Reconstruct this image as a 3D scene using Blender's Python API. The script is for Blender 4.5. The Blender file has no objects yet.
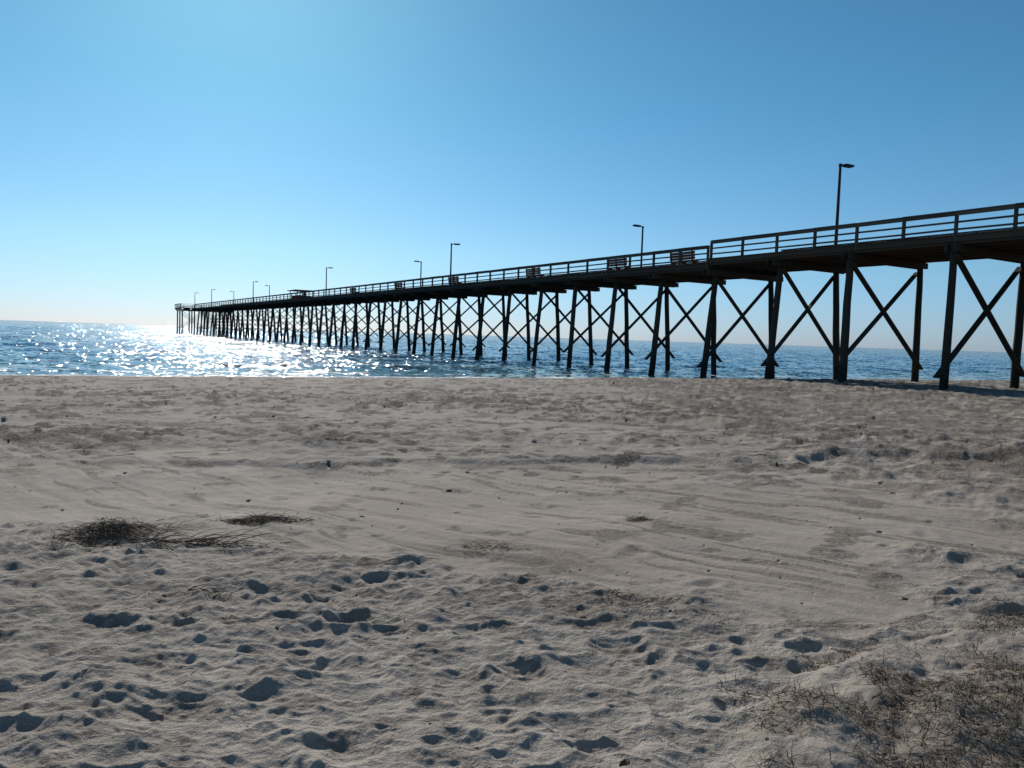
import bpy, math, random
import numpy as np
from mathutils import Vector, Matrix
random.seed(7); rng=np.random.default_rng(11)
sc=bpy.context.scene
sc.view_settings.view_transform='Standard'; sc.view_settings.look='None'; sc.view_settings.exposure=0

# ------------------------------------------------------------------ constants
CAMZ=2.6
NS=np.array([-0.44,0.898])      # seaward direction
US=np.array([0.898,0.44])       # along shore
PD=np.array([-0.524,0.852])     # pier axis, seaward
PW=np.array([0.852,0.524])      # pier width direction
P0=np.array([22.1,39.0])
SHORE=42.0
SUN_AZ=math.radians(-20.5); SUN_EL=math.radians(30)

# ------------------------------------------------------------------ noise
def h2(ix,iy,seed):
    a=(ix.astype(np.int64)*374761393+iy.astype(np.int64)*668265263+seed*2147483647+seed*977)&0xffffffff
    a=((a^(a>>13))*1274126177)&0xffffffff
    a=((a^(a>>15))*2246822519)&0xffffffff
    a=(a^(a>>13))&0xffffffff
    return a/4294967295.0
def vn(x,y,seed=0):
    ix=np.floor(x); iy=np.floor(y); fx=x-ix; fy=y-iy
    fx=fx*fx*fx*(fx*(fx*6-15)+10); fy=fy*fy*fy*(fy*(fy*6-15)+10)
    a=h2(ix,iy,seed);b=h2(ix+1,iy,seed);c=h2(ix,iy+1,seed);d=h2(ix+1,iy+1,seed)
    return (a*(1-fx)+b*fx)*(1-fy)+(c*(1-fx)+d*fx)*fy
def fbm(x,y,seed=0,o=4):
    t=0;amp=.5
    for i in range(o):
        ca,sa=math.cos(.6*i+.4),math.sin(.6*i+.4)
        t=t+amp*(vn((x*ca-y*sa)*2**i+i*17.3,(x*sa+y*ca)*2**i-i*9.1,seed+i)-.5); amp*=.5
    return t
def ridged(x,y,seed,o=3):
    t=0;amp=1;tot=0
    for i in range(o):
        ca,sa=math.cos(.9*i),math.sin(.9*i)
        v=vn((x*ca-y*sa)*1.9**i+i*7.3,(x*sa+y*ca)*1.9**i-i*5.1,seed+i)
        t=t+amp*(1-np.sqrt((2*v-1)**2+.012))**1.4; tot+=amp; amp*=.5
    return t/tot
def ss(a,b,x):
    t=np.clip((x-a)/(b-a),0,1); return t*t*(3-2*t)
def dimples(x,y,size,seed,prob,rad,depth,rim=.45,asp=1.7):
    out=np.zeros_like(x); cx=np.floor(x/size); cy=np.floor(y/size)
    for dx in(-1,0,1):
        for dy in(-1,0,1):
            ix=cx+dx; iy=cy+dy
            px=(ix+h2(ix,iy,seed))*size; py=(iy+h2(ix,iy,seed+1))*size
            an=h2(ix,iy,seed+2)*math.pi; on=(h2(ix,iy,seed+3)<prob)
            r=rad*(.6+.8*h2(ix,iy,seed+4)); dp=depth*(.4+1.0*h2(ix,iy,seed+5))
            ex=x-px; ey=y-py; ca=np.cos(an); sa=np.sin(an)
            qx=(ex*ca+ey*sa)/(r*asp**.5); qy=(-ex*sa+ey*ca)/(r/asp**.5)
            q=np.sqrt(qx*qx+qy*qy)
            out+=on*dp*(-np.exp(-q**2.0)+rim*np.exp(-((q-1.4)**2)*3))
    return out

SP=np.array([-200,-60,-25,-8,-2,0,4,8,15,25,33,38,42,46,55,80,400,9000.])
ZP=np.array([3.5,3.2,2.4,1.35,1.03,1.0,.93,.82,.66,.52,.42,.27,0,-.35,-.9,-1.8,-4,-6.])
# wrack stains : (x,y,rx,ry,strength)
STAINS=[(-3.2,6.1,.30,.28,.75),(-2.2,6.75,.34,.13,.7),(-2.5,5.85,.65,.08,.5),(-5.8,11.8,1.7,.4,.7),
 (-4.9,22.5,2.0,1.6,.6),(-2.4,9.5,.35,.22,.8),(1.25,7.1,.2,.09,.95),(1.55,6.8,.12,.08,.9),(-.2,6.0,.35,.22,.7),(.35,5.55,.4,.35,.7),(.75,4.6,.5,.3,.7),
 (1.9,4.35,.6,.1,.5),(1.15,4.55,.14,.1,.9),(2.8,10.5,1.6,.13,.8),(.6,10.3,1.2,.10,.7),(-1.9,4.6,.3,.06,.6),(-7,15,1.1,.4,.8),(-11,19,1.6,.6,.7),
 (6,22,2.0,.8,.45),(3.5,17,1.3,.3,.5),(-4.5,16,.8,.3,.6),(.2,13.5,.6,.2,.5),(8,14.5,.9,.3,.5),(-1,18.5,.9,.3,.5)]
def grassmask(x,y):
    xb=np.interp(y,[1.5,2.5,3.1,3.6,4.0,4.4,5.],[.65,.80,1.0,1.45,2.1,3.0,4.6])
    return x-xb
def grassclump(x,y): return fbm(x*2.4,y*2.4,203,4)
CHURN=None
def sand(x,y):
    global CHURN
    s=x*NS[0]+y*NS[1]
    g=np.interp(s,SP,ZP)
    n1=fbm(x*.9+3,y*.9,5,3); n2=fbm(x*.25,y*.25,9,3); n3=fbm(x*2.3,y*2.3,13,3)
    edge=5.2+ (-x*.28).clip(-1.3,1.6)+ n1*2.4 +n3*1.0+ ss(1.8,3.8,x)*1.9
    ch=1-ss(edge-.35,edge+.3,y)
    ch=np.where(y<-2,.6,ch)
    gm=ss(-.15,.25,grassmask(x,y)+n3*.5)*(y>0)
    ch=ch*(1-gm*.8)
    far=ss(8.5,12,y+n1*5)*(1-ss(33,39,s))
    CHURN=np.maximum(ch,far*.8)
    beach=1-ss(SHORE-6,SHORE-1,s)
    z=g+n2*.16*beach+fbm(x*.7,y*.7,21,4)*.05*beach
    big=.80+.35*ss(-.15,.2,n3+n1*.5)
    d1=dimples(x+9,y,.12,41,.9,.038,.004,.6,1.6)+dimples(x+3.3,y-7,.42,45,.8,.12,.012,.6,2.0)+dimples(x,y,.24,31,.9,.075,.006,.6,1.9)
    wx=x+n3*.16+n1*.1; wy=y+n1*.14-n3*.10
    lump=ridged(wx*3.0+wy*1.3,wy*5.0-wx*.9,57,3)
    rip=lump*.070+ridged(wx*7+5,wy*11,63,2)*.016+fbm(x*2.6,y*3.0,55,2)*.045+fbm(x*7,y*11,59,3)*.018+fbm(x*24,y*24,67,2)*.006
    z=z+ch*((d1+rip)*big-.02)
    dm=far*(.35+.65*ss(-.08,.14,n2+n1*.3))*beach
    z=z+dm*(dimples(x,y,.7,61,.7,.2,.045)+dimples(x+5,y+3,.45,71,.6,.13,.03)+ridged(x*1.3,y*2.2,75,3)*.13)
    z=z+far*beach*dimples(x,y,2.2,77,.45,.38,.045,asp=2.2)
    a=math.radians(-38); sx=x*math.cos(a)+y*math.sin(a); sy=-x*math.sin(a)+y*math.cos(a)
    sm=(1-ch)*(1-far*.6)
    sxw=sx+n1*.6; syw=sy+n1*.5+n3*.04
    z=z+sm*(fbm(sxw*.5,syw*5.5,81,4)*.045+fbm(x*9,y*9,85,3)*.005)
    z=z+(1-ch)*(dimples(x+1,y+2,1.1,87,.45,.09,.018)+dimples(x+4,y+2,.42,89,.3,.05,.008))*beach
    q1=(y-10.6-.18*x+n1*1.4)
    z=z+.06*ss(0,.25,q1)*(1-ss(.25,2.5,q1))*ss(-8,-2,x)*beach
    z=z+gm*(.05+fbm(x*3.5,y*3.5,91,4)*.14+.10*np.exp(-((x-2.6)/1.2)**2-((y-3.3)/.8)**2))
    q=((x+3.2)/.35)**2+((y-6.1)/.25)**2; z=z+.04*np.exp(-q)
    st=np.zeros_like(x)
    wn=.5+1.8*fbm(x*4,y*4,95,4)
    for (px,py,rx,ry,k) in STAINS:
        q=((x-px+n1*.7*rx)/rx)**2+((y-py+n1*.6*ry)/ry)**2
        st=np.maximum(st,k*np.exp(-q**1.3)*np.clip(wn+.3,0,1.2))
    bits=ss(.16,.22,fbm(x*2.3,y*3.2,101,4)+n2*.25)*ss(3,6,y)*.65*beach
    spots=ss(.10,.16,fbm(x*2.9,y*3.6,121,3)+n2*.4)*ss(7.5,10.5,y)*1.0*beach
    spots2=ss(.10,.16,fbm(x*1.2,y*1.5,131,3)+n1*.2)*ss(12,17,y)*.8*beach
    lines=ss(.13,.19,fbm(sxw*.7,syw*8,141,3)+n2*.3)*sm*.65*beach*ss(4,6,y)
    gst=gm*ss(-.14,.08,grassclump(x,y))*.65*ss(.0,.3,gm)
    cst=ch*ss(.12,.2,fbm(x*6,y*9,151,3)+n1*.2)*.4
    st=np.maximum.reduce([st,bits,spots,spots2,lines,gst,cst])
    return z,np.clip(st,0,1),gm,s
def sand_z(x,y):
    z,_,_,_=sand(np.array([float(x)]),np.array([float(y)])); return float(z[0])

# ------------------------------------------------------------------ mesh helpers
def grid_object(name,X,Y,Z,mat,wrap=False,attrs=None):
    nr,nc=X.shape
    co=np.stack([X.ravel(),Y.ravel(),Z.ravel()],1).astype(np.float32)
    i=np.arange(nr-1)[:,None]*nc; j=np.arange(nc-1)[None,:]
    a=(i+j).ravel()
    quads=np.stack([a,a+1,a+nc+1,a+nc],1)
    if wrap:
        b=(np.arange(nr-1)*nc+nc-1); c=(np.arange(nr-1)*nc)
        quads=np.concatenate([quads,np.stack([b,c,c+nc,b+nc],1)])
    q0=quads[len(quads)//3]; e1=co[q0[1]]-co[q0[0]]; e2=co[q0[3]]-co[q0[0]]
    if e1[0]*e2[1]-e1[1]*e2[0]<0: quads=quads[:,::-1].copy()
    me=bpy.data.meshes.new(name)
    me.vertices.add(len(co)); me.vertices.foreach_set('co',co.ravel())
    me.loops.add(quads.size); me.loops.foreach_set('vertex_index',quads.ravel().astype(np.int32))
    me.polygons.add(len(quads)); me.polygons.foreach_set('loop_start',np.arange(0,quads.size,4,dtype=np.int32))
    me.update(calc_edges=True); me.validate()
    me.polygons.foreach_set('use_smooth',np.ones(len(me.polygons),dtype=bool))
    if attrs:
        for k,v in attrs.items():
            at=me.attributes.new(k,'FLOAT','POINT'); at.data.foreach_set('value',v.ravel().astype(np.float32))
    me.materials.append(mat)
    o=bpy.data.objects.new(name,me); sc.collection.objects.link(o); return o

class MB:
    def __init__(s): s.v=[];s.f=[];s.t=[]
    def box(s,a,b,w,h,up=(0,0,1),tone=None):
        a=Vector(a);b=Vector(b);d=(b-a).normalized();up=Vector(up)
        side=d.cross(up).normalized(); u=side.cross(d).normalized()
        n=len(s.v)
        for p in(a,b):
            for(sx,sy)in((-1,-1),(1,-1),(1,1),(-1,1)):
                s.v.append(p+side*(sx*w/2)+u*(sy*h/2))
        fs=[(0,3,2,1),(4,5,6,7),(0,1,5,4),(1,2,6,5),(2,3,7,6),(3,0,4,7)]
        t=random.random() if tone is None else tone
        for f in fs: s.f.append(tuple(n+i for i in f)); s.t.append(t)
    def cyl(s,a,b,r1,r2,seg=10,tone=None,rings=1,wob=0):
        a=Vector(a);b=Vector(b);d=(b-a).normalized()
        side=d.orthogonal().normalized();u=d.cross(side)
        n=len(s.v);t=random.random() if tone is None else tone
        for k in range(rings+1):
            f=k/rings;p=a.lerp(b,f);r=r1+(r2-r1)*f
            if 0<k<rings and wob: p=p+side*random.uniform(-wob,wob)+u*random.uniform(-wob,wob)
            for i in range(seg):
                an=2*math.pi*i/seg; s.v.append(p+side*math.cos(an)*r+u*math.sin(an)*r)
        for k in range(rings):
            for i in range(seg):
                j=(i+1)%seg; s.f.append((n+k*seg+i,n+k*seg+j,n+(k+1)*seg+j,n+(k+1)*seg+i)); s.t.append(t)
        s.f.append(tuple(n+rings*seg+i for i in range(seg)));s.t.append(t)
        s.f.append(tuple(n+seg-1-i for i in range(seg)));s.t.append(t)
    def ribbon(s,pts,w,tone):
        n=len(s.v)
        for k,p in enumerate(pts):
            d=(pts[min(k+1,len(pts)-1)]-pts[max(k-1,0)])
            sd=d.cross(Vector((random.uniform(-.3,.3),random.uniform(-.3,.3),1)))
            sd=sd.normalized() if sd.length>1e-6 else Vector((1,0,0))
            ww=w*(1-.75*k/(len(pts)-1))
            s.v.append(p-sd*ww/2);s.v.append(p+sd*ww/2);s.v.append(p+Vector((0,0,ww*.6)))
        for k in range(len(pts)-1):
            a=n+3*k
            for (i,j) in((0,1),(1,2),(2,0)):
                s.f.append((a+i,a+j,a+3+j,a+3+i));s.t.append(tone)
    def obj(s,name,mat,parent=None,smooth=False):
        me=bpy.data.meshes.new(name); me.from_pydata([tuple(v) for v in s.v],[],s.f); me.update()
        at=me.attributes.new('tone','FLOAT','FACE'); at.data.foreach_set('value',np.array(s.t,dtype=np.float32))
        if smooth:
            me.polygons.foreach_set('use_smooth',[len(f)==4 for f in s.f])
        me.materials.append(mat)
        o=bpy.data.objects.new(name,me); sc.collection.objects.link(o)
        if parent: o.parent=parent
        return o

# ------------------------------------------------------------------ materials
def newmat(n):
    m=bpy.data.materials.new(n); m.use_nodes=True; nt=m.node_tree
    return m,nt,nt.nodes['Principled BSDF']
def N(nt,t,**k):
    n=nt.nodes.new(t)
    for a,b in k.items(): setattr(n,a,b)
    return n
def math_(nt,op,a,b=None,clamp=False):
    n=nt.nodes.new('ShaderNodeMath');n.operation=op;n.use_clamp=clamp
    for i,x in enumerate((a,b)):
        if x is None: continue
        if isinstance(x,(int,float)): n.inputs[i].default_value=x
        else: nt.links.new(x,n.inputs[i])
    return n.outputs[0]
def mix(nt,f,a,b,blend='MIX'):
    n=nt.nodes.new('ShaderNodeMix');n.data_type='RGBA';n.blend_type=blend
    for s,x in((n.inputs[0],f),(n.inputs[6],a),(n.inputs[7],b)):
        if isinstance(x,(int,float)): s.default_value=x
        elif isinstance(x,tuple): s.default_value=(*x,1)
        else: nt.links.new(x,s)
    return n.outputs[2]
def mrange(nt,x,a,b,c=0,d=1):
    n=nt.nodes.new('ShaderNodeMapRange'); nt.links.new(x,n.inputs[0])
    for i,v in enumerate((a,b,c,d)): n.inputs[i+1].default_value=v
    n.interpolation_type='SMOOTHSTEP'
    return n.outputs[0]
def noise(nt,vec,scale,detail=4,rough=.55):
    n=N(nt,'ShaderNodeTexNoise'); n.inputs['Scale'].default_value=scale;n.inputs['Detail'].default_value=detail;n.inputs['Roughness'].default_value=rough
    nt.links.new(vec,n.inputs['Vector']); return n
def mapping(nt,vec,scale=(1,1,1),rot=(0,0,0)):
    n=N(nt,'ShaderNodeMapping');n.inputs['Scale'].default_value=scale;n.inputs['Rotation'].default_value=rot
    nt.links.new(vec,n.inputs['Vector']);return n.outputs[0]

def sand_mat():
    m,nt,b=newmat('sand'); L=nt.links
    geo=N(nt,'ShaderNodeNewGeometry'); P=geo.outputs['Position']
    at=lambda n:N(nt,'ShaderNodeAttribute',attribute_name=n).outputs['Fac']
    churn=at('churn')
    big=noise(nt,P,.35,5).outputs[0]; mid=noise(nt,P,3.2,5,.65).outputs[0]
    fine=noise(nt,P,160,3,.7).outputs[0]; fine2=noise(nt,P,32,4,.7).outputs[0]
    c=mix(nt,mrange(nt,big,.35,.65),(.315,.270,.226),(.410,.358,.306))
    c=mix(nt,mrange(nt,mid,.35,.7),c,(.31,.270,.230))
    st=mapping(nt,P,(1.0,8,1),(0,0,math.radians(38)))
    streak=noise(nt,st,1.0,5,.6).outputs[0]
    c=mix(nt,math_(nt,'MULTIPLY',mrange(nt,streak,.5,.68),.5),c,(.205,.17,.14))
    # the wind-swept crust between the trampled areas is a touch damper and browner
    c=mix(nt,mrange(nt,churn,0,1,.35,0),c,(.29,.235,.19))
    g=mrange(nt,fine,.25,.8,.60,1.32)
    gm=N(nt,'ShaderNodeVectorMath',operation='SCALE'); L.new(c,gm.inputs[0]); L.new(g,gm.inputs['Scale'])
    c=gm.outputs[0]
    w=at('wrack'); wn=noise(nt,P,22,4,.75).outputs[0]
    wf=math_(nt,'MULTIPLY',w,mrange(nt,wn,.30,.56),True)
    c=mix(nt,wf,c,(.070,.052,.038))
    wet=mrange(nt,math_(nt,'ADD',at('shore'),math_(nt,'MULTIPLY',big,4)),SHORE-3,SHORE+1.5)
    c=mix(nt,wet,c,(.13,.10,.08))
    L.new(c,b.inputs['Base Color'])
    L.new(mrange(nt,wet,0,1,.95,.35),b.inputs['Roughness'])
    b.inputs['Specular IOR Level'].default_value=.2
    h=math_(nt,'ADD',math_(nt,'MULTIPLY',fine2,.018),math_(nt,'MULTIPLY',fine,.0038))
    h=math_(nt,'ADD',h,math_(nt,'MULTIPLY',wf,.01))
    h=math_(nt,'ADD',h,math_(nt,'MULTIPLY',noise(nt,P,11,3,.6).outputs[0],.028))
    bp=N(nt,'ShaderNodeBump'); bp.inputs['Distance'].default_value=1
    L.new(mrange(nt,churn,0,1,.42,1.0),bp.inputs['Strength'])
    L.new(h,bp.inputs['Height']); L.new(bp.outputs[0],b.inputs['Normal'])
    return m
def water_mat():
    m,nt,b=newmat('sea_water'); L=nt.links
    geo=N(nt,'ShaderNodeNewGeometry'); P=geo.outputs['Position']
    s=N(nt,'ShaderNodeAttribute',attribute_name='shore').outputs['Fac']
    fade=mrange(nt,s,SHORE,SHORE+45)
    c=mix(nt,fade,(.05,.10,.11),(.005,.055,.13))
    n1=noise(nt,P,2.4,5,.62)
    n2=noise(nt,P,.5,3,.55)
    def vm(op,a,bb=None):
        n=N(nt,'ShaderNodeVectorMath',operation=op); L.new(a,n.inputs[0])
        if bb is not None:
            if isinstance(bb,tuple): n.inputs[1].default_value=bb
            else: L.new(bb,n.inputs[1])
        return n.outputs[0]
    v=vm('ADD',vm('MULTIPLY',vm('SUBTRACT',n1.outputs[1],(.5,.5,.5)),(2.1,2.1,0)),
         vm('MULTIPLY',vm('SUBTRACT',n2.outputs[1],(.5,.5,.5)),(.9,.9,0)))
    nn=vm('NORMALIZE',vm('ADD',geo.outputs['Normal'],v))
    fn=noise(nt,P,1.1,7,.72).outputs[0]; fl=noise(nt,mapping(nt,P,(.05,.5,1),(0,0,math.radians(-26))),1.0,4).outputs[0]
    ph=math_(nt,'ADD',s,math_(nt,'MULTIPLY',fl,7))
    def band(c0,w): 
        d=math_(nt,'ABSOLUTE',math_(nt,'SUBTRACT',ph,c0)); return mrange(nt,d,0,w,1,0)
    bands=math_(nt,'MAXIMUM',band(SHORE+4.2,1.8),math_(nt,'MAXIMUM',math_(nt,'MULTIPLY',band(SHORE+9,1.3),.9),math_(nt,'MULTIPLY',band(SHORE+15,1.1),.82)))
    f=mrange(nt,math_(nt,'MULTIPLY',bands,fn),.38,.52)
    c=mix(nt,f,c,(.75,.78,.78))
    L.new(c,b.inputs['Base Color'])
    L.new(mrange(nt,f,0,1,.075,.9),b.inputs['Roughness'])
    L.new(nn,b.inputs['Normal']); b.inputs['IOR'].default_value=1.333
    return m
def wood_mat(name,c1,c2,wet=False):
    m,nt,b=newmat(name); L=nt.links
    geo=N(nt,'ShaderNodeNewGeometry'); P=geo.outputs['Position']
    t=N(nt,'ShaderNodeAttribute',attribute_name='tone').outputs['Fac']
    gr=noise(nt,mapping(nt,P,(7,7,1.2)),3,5,.65).outputs[0]
    f=math_(nt,'ADD',math_(nt,'MULTIPLY',t,.6),math_(nt,'MULTIPLY',gr,.5),True)
    c=mix(nt,f,c1,c2)
    if wet:
        sp=N(nt,'ShaderNodeSeparateXYZ'); L.new(P,sp.inputs[0])
        z=math_(nt,'ADD',sp.outputs[2],math_(nt,'MULTIPLY',noise(nt,P,2.5,4).outputs[0],1.2))
        c=mix(nt,mrange(nt,z,1.6,2.4,1,0),c,(.022,.024,.018))
    L.new(c,b.inputs['Base Color']); b.inputs['Roughness'].default_value=.88
    b.inputs['Specular IOR Level'].default_value=.2
    bp=N(nt,'ShaderNodeBump');bp.inputs['Strength'].default_value=.5;bp.inputs['Distance'].default_value=.02
    L.new(gr,bp.inputs['Height']);L.new(bp.outputs[0],b.inputs['Normal'])
    return m
def tone_mat(name,c1,c2,rough=.8,metal=0):
    m,nt,b=newmat(name)
    t=N(nt,'ShaderNodeAttribute',attribute_name='tone').outputs['Fac']
    nt.links.new(mix(nt,t,c1,c2),b.inputs['Base Color']); b.inputs['Roughness'].default_value=rough; b.inputs['Metallic'].default_value=metal
    b.inputs['Specular IOR Level'].default_value=.2
    return m
M_sand=sand_mat(); M_water=water_mat()
M_pile=wood_mat('pile_timber',(.026,.023,.018),(.065,.056,.044),True)
M_brace=wood_mat('brace_timber',(.028,.022,.017),(.068,.055,.042))
M_deck=wood_mat('deck_timber',(.045,.034,.026),(.10,.08,.06))
M_rail=wood_mat('rail_timber',(.050,.041,.032),(.13,.11,.088))
M_bench=wood_mat('bench_timber',(.20,.045,.028),(.32,.09,.05))
M_lamp=tone_mat('lamp_bronze',(.03,.025,.022),(.05,.042,.035),.5,.3)
M_weed=tone_mat('dry_wrack',(.050,.032,.020),(.27,.19,.12))
M_grass=tone_mat('dry_dune_grass',(.055,.036,.022),(.40,.30,.20))

# ------------------------------------------------------------------ sand sheet
ri=np.concatenate([np.array([.05,.4,.8,1.2,1.6]),1/np.linspace(1/1.9,1/62,760)])
ro=62*np.exp(np.linspace(.02,math.log(7000/62),90))
R=np.concatenate([ri,ro])
fr=np.linspace(math.radians(-46),math.radians(46),1150)
bk=np.linspace(math.radians(46),math.radians(314),180)[1:-1]
A=np.concatenate([fr,bk])
RR,AA=np.meshgrid(R,A,indexing='ij')
X=RR*np.sin(AA);Y=RR*np.cos(AA)
Z,W,C,S=sand(X.ravel(),Y.ravel())
grid_object('sand_beach',X,Y,Z.reshape(X.shape),M_sand,True,{'wrack':W,'shore':S,'churn':CHURN})

# ------------------------------------------------------------------ sea
srow=38*np.exp(np.linspace(0,math.log(9000/38),760))
vc=np.concatenate([np.linspace(-6,-.35,60)[:-1],np.linspace(-.35,2.0,900),np.linspace(2.0,7,60)[1:]])
SS,VV=np.meshgrid(srow,vc,indexing='ij')
UU=SS*VV
X=SS*NS[0]+UU*US[0];Y=SS*NS[1]+UU*US[1]
Zw=np.zeros_like(X); ds=SS*(math.log(9000/38)/760)
grow=ss(SHORE-2,SHORE+14,SS)
lens=[17,13,9.5,7,5.3,4.1,3.3,2.6,2.1,1.7,1.35,1.1,.9]
for L0 in lens:
    for k in range(3):
        L=L0*rng.uniform(.85,1.15); th=rng.normal(0,.28 if L0>8 else .6); ph=rng.uniform(0,6.28)
        kd=-NS*math.cos(th)+US*math.sin(th); kk=2*math.pi/L
        p=(X*kd[0]+Y*kd[1])*kk+ph+1.5*np.sin(UU/ (L*3.1)+ph)
        env=np.clip((L/ds-2.2)/2.5,0,1)
        w=np.sin(p); w=(w+.25*np.cos(2*p))
        Zw+=w*L*(.0032 if L0>5 else .0050)*env
Zw*=grow
grid_object('sea_water',X,Y,Zw+.0,M_water,False,{'shore':SS})

# ------------------------------------------------------------------ pier
pier=bpy.data.objects.new('fishing_pier',None); sc.collection.objects.link(pier)
T_END=230; T_START=-50.0; T_STEP=16.6; BAY=5.55
def P(t,w,z): 
    q=P0+PD*t+PW*w; return Vector((q[0],q[1],z))
def deckz(t): return 8.42 if t<T_STEP else 8.12
piles=MB();caps=MB();braces=MB();deck=MB();rail=MB()
PDv=Vector((PD[0],PD[1],0));PWv=Vector((PW[0],PW[1],0))
n0=int(T_START/BAY); n1=int(T_END/BAY)
for n in range(n0,n1+1):
    t=n*BAY+random.uniform(-.15,.15)+(.4 if n==1 else 0); dz=deckz(t)
    capb=dz-.05-.42-.36
    bat=(0.05 if n<2 else .80)+random.uniform(-.08,.08)
    for w,sg in((0.05,1),(7.25,-1)):
        q=P(t,w,0); gz=-2.5 if n>3 else sand_z(q.x,q.y)-1
        j=random.uniform(-.12,.12)
        H=capb+.3
        piles.cyl(P(t+j,w+random.uniform(-.1,.1),gz),P(t+random.uniform(-.06,.06),w+sg*bat,H),.235+random.uniform(-.02,.03),.18+random.uniform(-.01,.015),12,rings=6,wob=.025)
    for o in(-.235,.235):
        caps.box(P(t+o,-.25,capb+.18),P(t+o,7.55,capb+.18),.12,.36)
    zt=capb-.2
    def wa(z,side):
        f=z/capb; return (0.05+bat*f) if side==0 else (7.25-bat*f)
    q=P(t,0,0); gz=max(0,sand_z(q.x,q.y)) if n<5 else 0
    zb=gz+(.75 if n<4 else 1.1)+random.uniform(-.15,.15)
    braces.box(P(t-.27,wa(zt,0)-.2,zt),P(t-.27,wa(zb,1)+.3,zb),.09,.30,up=PDv)
    braces.box(P(t+.27,wa(zt,1)+.2,zt),P(t+.27,wa(zb,0)-.3,zb+random.uniform(-.1,.1)),.09,.30,up=PDv)
for (a,b) in((T_START,T_STEP),(T_STEP,T_END)):
    dz=deckz(a+.1)
    for w in(.12,1.2,2.4,3.65,4.9,6.1,7.18):
        t=a
        while t<b-.01:
            e=min(t+BAY*2,b)
            deck.box(P(t+.01,w,dz-.05-.21),P(e-.01,w,dz-.05-.21),.12 ,.415,tone=random.uniform(0,.5)); t=e
    t=a
    while t<b-.01:
        e=min(t+BAY,b)
        for w in(-.03,7.33): deck.box(P(t+.01,w,dz-.17),P(e-.01,w,dz-.17),.05,.3)
        t=e
t=T_START
while t<T_END:
    st=.28 if t>60 else .2
    dz=deckz(t)+random.uniform(-.004,.004)
    deck.box(P(t+st/2,-.12,dz-.025),P(t+st/2,7.42,dz-.025),st-.012,.05); t+=st
def railing(a,b,w,dz,step=2.775,ht=1.18):
    n=max(1,round((b-a)/step)); sg=1 if w>3 else -1
    for i in range(n+1):
        t=a+(b-a)*i/n
        rail.box(P(t,w,dz-.35),P(t,w,dz+ht-.05),.14,.14,up=PDv)
        if i<n:
            e=a+(b-a)*(i+1)/n
            for z,h in((.30,.10),(.68,.10)):
                rail.box(P(t+.003,w-sg*.095,dz+z+random.uniform(-.012,.012)),P(e-.003,w-sg*.095,dz+z+random.uniform(-.012,.012)),.045,h)
            rail.box(P(t+.004,w-sg*.03,dz+ht-.0),P(e-.004,w-sg*.03,dz+ht+random.uniform(-.015,.015)),.32,.055)
            rail.box(P(t+.004,w+sg*.095,dz+ht-.13),P(e-.004,w+sg*.095,dz+ht-.13),.045,.18)
for w in(.0,7.3):
    railing(T_START,T_STEP-.15,w,deckz(0)); railing(T_STEP+.15,T_END-.3,w,deckz(50))
# wider head at the seaward end
hz=8.12
for t in(T_END+1,T_END+6,T_END+11):
    for w in(-3.5,0,3.65,7.3,10.8):
        piles.cyl(P(t,w,-2.5),P(t,w,hz-.5),.24,.19,10)
    for o in(-.235,.235): caps.box(P(t+o,-4,hz-.65),P(t+o,11.3,hz-.65),.12,.36)
    braces.box(P(t-.27,-3.5,hz-1),P(t-.27,3.65,1.6),.09,.26,up=PDv); braces.box(P(t+.27,3.65,hz-1),P(t+.27,-3.5,1.6),.09,.26,up=PDv)
    braces.box(P(t-.27,3.65,hz-1),P(t-.27,10.8,1.6),.09,.26,up=PDv); braces.box(P(t+.27,10.8,hz-1),P(t+.27,3.65,1.6),.09,.26,up=PDv)
for w in(-4,-1.5,1,3.6,6.2,8.7,11.2): deck.box(P(T_END+.02,w,hz-.26),P(T_END+12,w,hz-.26),.12,.415,tone=.2)
t=T_END
while t<T_END+12.1:
    deck.box(P(t+.14,-4.2,hz-.025),P(t+.14,11.5,hz-.025),.27,.05); t+=.28
for w in(-4.1,11.4): railing(T_END+.2,T_END+12,w,hz)
def railing_w(t,a,b,dz):
    n=max(1,round((b-a)/2.7))
    for i in range(n+1):
        w=a+(b-a)*i/n; rail.box(P(t,w,dz-.3),P(t,w,dz+1.13),.13,.13,up=PDv)
    for z,h,d in((.30,.10,.045),(.68,.10,.045),(1.18,.055,.3)): rail.box(P(t+.09,a,dz+z),P(t+.09,b,dz+z),d,h)
railing_w(T_END+12.1,-4.1,11.4,hz); railing_w(T_END+.1,-4.0,-.2,hz); railing_w(T_END+.1,7.5,11.3,hz)
piles.obj('piles',M_pile,pier,True); caps.obj('pile_caps',M_brace,pier); braces.obj('cross_braces',M_brace,pier)
deck.obj('deck',M_deck,pier); rail.obj('railings',M_rail,pier)

# ------------------------------------------------------------------ lamps
def lamp(t,near):
    w=.28 if near else 7.02; sg=1 if near else -1; dz=deckz(t); m=MB()
    m.box(P(t+.2,w,dz),P(t+.2,w,dz+.06),.34,.34,up=PDv,tone=.3)
    m.cyl(P(t+.2,w,dz+.06),P(t+.2,w,dz+4.75),.10,.075,12,tone=.2)
    m.cyl(P(t+.2,w,dz+4.65),P(t+.2,w,dz+4.82),.10,.10,12,tone=.5)
    m.cyl(P(t+.2,w-sg*.08,dz+4.73),P(t+.2,w+sg*.42,dz+4.79),.045,.045,8,tone=.3)
    m.box(P(t+.2,w+sg*.36,dz+4.80),P(t+.2,w+sg*1.05,dz+4.81),.36,.12,tone=.4)
    m.box(P(t+.2,w+sg*.42,dz+4.725),P(t+.2,w+sg*.95,dz+4.73),.26,.03,tone=.9)
    return m.obj('street_lamp',M_lamp,None,False)
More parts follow.
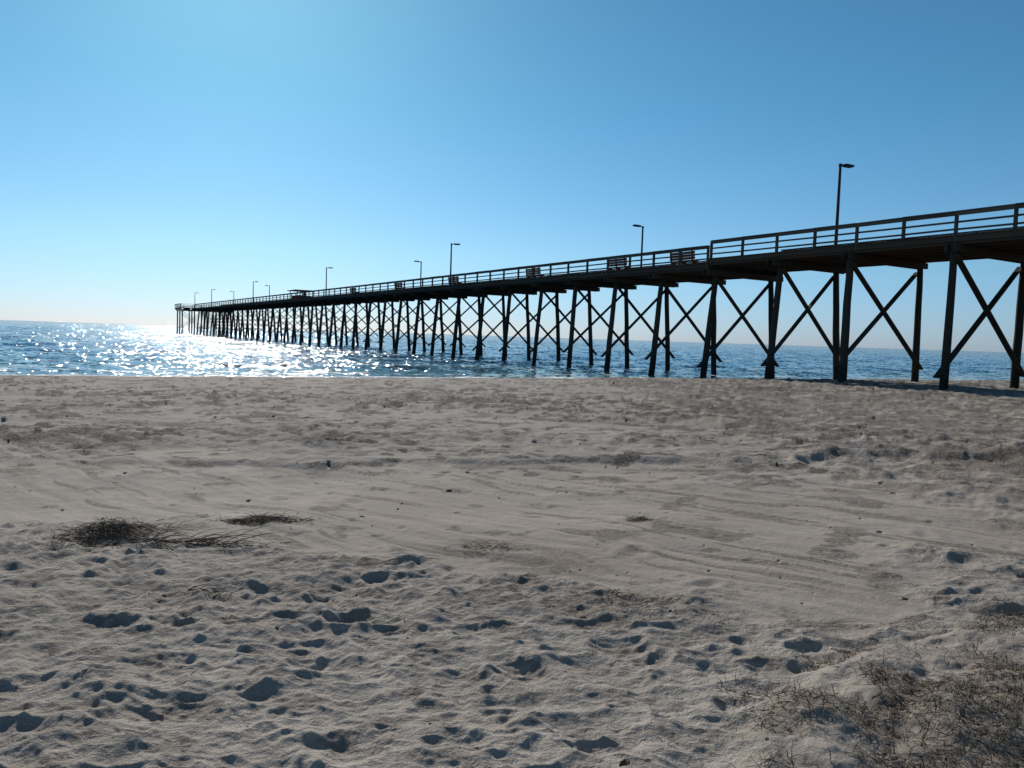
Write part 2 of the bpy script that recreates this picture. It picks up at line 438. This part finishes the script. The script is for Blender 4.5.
for t in(6.7,56.6,102,154,204,T_END+2): lamp(t,True)
for t in(31.6,79.5,167,208): lamp(t,False)

# ------------------------------------------------------------------ benches on the deck
def bench(t,w,back=1):
    m=MB();z=deckz(t)
    for k in(-1.1,0,1.1):
        m.box(P(t+k,w,z),P(t+k,w,z+.42),.09,.4,up=PDv)
        m.box(P(t+k,w-back*.22,z+.3),P(t+k,w-back*.34,z+1.2),.09,.09,up=PDv)
    for i in range(3): m.box(P(t-1.3,w-.16+.16*i,z+.445),P(t+1.3,w-.16+.16*i,z+.445),.145,.045)
    for i in range(3): m.box(P(t-1.3,w-back*(.2+.018*i),z+.64+.2*i),P(t+1.3,w-back*(.2+.018*i),z+.64+.2*i),.04,.185)
    m.obj('pier_bench',M_bench)
for t,w in((20.5,1.4),(28,1.3),(41,1.5),(58,1.5),(74,1.4),(92,1.5),(118,1.5)): bench(t,w,1)
m=MB();tz=8.12;t0=126
for a in(0,5):
    for w in(2.2,5.2): m.box(P(t0+a,w,tz),P(t0+a,w,tz+2.0),.14,.14,up=PDv)
m.box(P(t0-.4,3.7,tz+2.06),P(t0+5.4,3.7,tz+2.06),4.0,.12)
m.box(P(t0,3.7,tz+.55),P(t0+5,3.7,tz+.55),2.6,1.0)
m.obj('pier_shelter',M_bench)

# ------------------------------------------------------------------ vegetation and wrack
def strand(m,x,y,z,L,w,az,el,curl,tone,segs=4):
    pts=[Vector((x,y,z))]
    for k in range(segs):
        d=Vector((math.cos(az)*math.cos(el),math.sin(az)*math.cos(el),math.sin(el)))
        pts.append(pts[-1]+d*(L/segs)); az+=random.uniform(-curl,curl); el-=random.uniform(0,curl*.7)
    m.ribbon(pts,w,tone)
g=MB()
NN=130000
xs=rng.uniform(.55,5.5,NN); ys=rng.uniform(1.6,5.0,NN)
sz,_,_,_=sand(xs,ys)
cl=grassclump(xs,ys); gmk=grassmask(xs,ys)
ms=ss(-.1,.30,gmk+cl*1.5)*(.08+.92*ss(-.11,.10,cl))
keep=np.nonzero(rng.random(NN)<ms*.5)[0]
for i in keep[:38000]:
    up=random.random()<.35
    strand(g,xs[i],ys[i],sz[i]-.002,random.uniform(.02,.10) if not up else random.uniform(.03,.10),random.uniform(.0025,.0055),random.uniform(0,6.28),
        random.uniform(.4,1.3) if up else random.uniform(-.02,.25),.7,min(1,max(0,random.gauss(.38,.33))),3)
g.obj('dune_grass',M_grass)
def heap(name,cx,cy,rx,ry,h,n,az0=None,ln=(.08,.25),wd=(.003,.007)):
    m=MB(); px=rng.normal(0,.45,n)*rx; py=rng.normal(0,.45,n)*ry
    cn=fbm((cx+px)*7,(cy+py)*7,211,3); px=px*(1+cn*1.2); py=py*(1+cn*1.2)
    q=(px/rx)**2+(py/ry)**2
    zz,_,_,_=sand(cx+px,cy+py)
    for i in range(n):
        hh=h*math.exp(-q[i]*1.8)*random.random()*(.6+1.6*max(0,cn[i]+.2))
        az=random.uniform(0,6.28) if az0 is None else az0+random.gauss(0,.4)
        strand(m,cx+px[i],cy+py[i],zz[i]+hh,random.uniform(*ln),random.uniform(*wd),az,random.uniform(-.1,.5),.6,random.random()**1.1,4)
    m.obj(name,M_weed)
heap('seaweed_pile',-3.22,6.1,.34,.40,.13,1200,None,(.05,.18))
heap('seaweed_pile',-2.2,6.75,.38,.15,.035,420,None,(.05,.18))
heap('reed_debris',-2.55,5.9,.6,.09,.04,110,-.08,(.2,.6),(.005,.010))
heap('reed_debris',1.9,4.35,.55,.10,.01,32,-.1,(.05,.2),(.003,.005))
heap('reed_debris',-1.9,4.6,.2,.03,.02,18,-.05,(.1,.25))
heap('seaweed_pile',1.25,7.1,.14,.06,.03,90,None,(.04,.11))
heap('seaweed_pile',.75,4.65,.4,.25,.012,110,None,(.03,.10))
heap('seaweed_pile',-.2,6.0,.3,.2,.012,60,None,(.05,.2))
w=MB(); xs=rng.uniform(-18,18,40000); ys=rng.uniform(2.6,26,40000)
sz,st,gg,_=sand(xs,ys); pr=(.014+st*.3)*(1-gg)
keep=np.nonzero(rng.random(len(xs))<pr)[0]
for i in keep[:9000]:
    k=max(1,ys[i]/7)
    strand(w,xs[i],ys[i],sz[i]+.004,random.uniform(.02,.09)*k**.5,random.uniform(.004,.008)*k,random.uniform(0,6.28),random.uniform(0,.2),.5,random.random()**2,2)
w.obj('wrack_debris',M_weed)

# ------------------------------------------------------------------ light, sky
wd=bpy.data.worlds.new('World'); sc.world=wd; wd.use_nodes=True; nt=wd.node_tree
bg=nt.nodes['Background']; sky=nt.nodes.new('ShaderNodeTexSky'); sky.sky_type='NISHITA'; sky.sun_disc=False
sky.sun_elevation=SUN_EL; sky.sun_rotation=SUN_AZ; sky.air_density=1.0; sky.dust_density=.3; sky.ozone_density=2.2; sky.altitude=0
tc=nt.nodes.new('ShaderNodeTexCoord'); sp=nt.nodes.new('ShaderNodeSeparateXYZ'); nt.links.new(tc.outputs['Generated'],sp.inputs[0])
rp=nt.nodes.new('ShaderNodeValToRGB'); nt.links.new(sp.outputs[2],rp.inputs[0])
cr=rp.color_ramp; cr.elements[0].position=0; cr.elements[0].color=(.45,.63,1.12,1); cr.elements[1].position=.85; cr.elements[1].color=(.90,.86,.78,1)  # sky tint by height; unseen overhead end lightened and neutralised to fill shadows
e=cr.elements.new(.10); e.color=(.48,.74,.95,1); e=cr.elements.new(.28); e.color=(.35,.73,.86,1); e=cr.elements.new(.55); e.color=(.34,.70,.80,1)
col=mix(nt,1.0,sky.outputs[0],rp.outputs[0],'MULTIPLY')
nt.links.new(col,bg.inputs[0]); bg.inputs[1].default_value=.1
sd=bpy.data.lights.new('sun','SUN'); sd.energy=4.2; sd.angle=math.radians(.53); sd.color=(1,.95,.88)
so=bpy.data.objects.new('sun',sd); sc.collection.objects.link(so)
dv=Vector((math.sin(SUN_AZ)*math.cos(SUN_EL),math.cos(SUN_AZ)*math.cos(SUN_EL),math.sin(SUN_EL)))
so.rotation_euler=dv.to_track_quat('Z','Y').to_euler(); so.location=(0,0,30)

# ------------------------------------------------------------------ camera
cd=bpy.data.cameras.new('camera'); cam=bpy.data.objects.new('camera',cd); sc.collection.objects.link(cam)
cd.sensor_width=36; cd.lens=26.7; cd.clip_end=20000; cd.clip_start=.05
cam.matrix_world=Matrix.Translation((0,0,CAMZ))@Matrix.Rotation(math.radians(90-3.6),4,'X')@Matrix.Rotation(math.radians(1.85),4,'Z')
sc.camera=cam
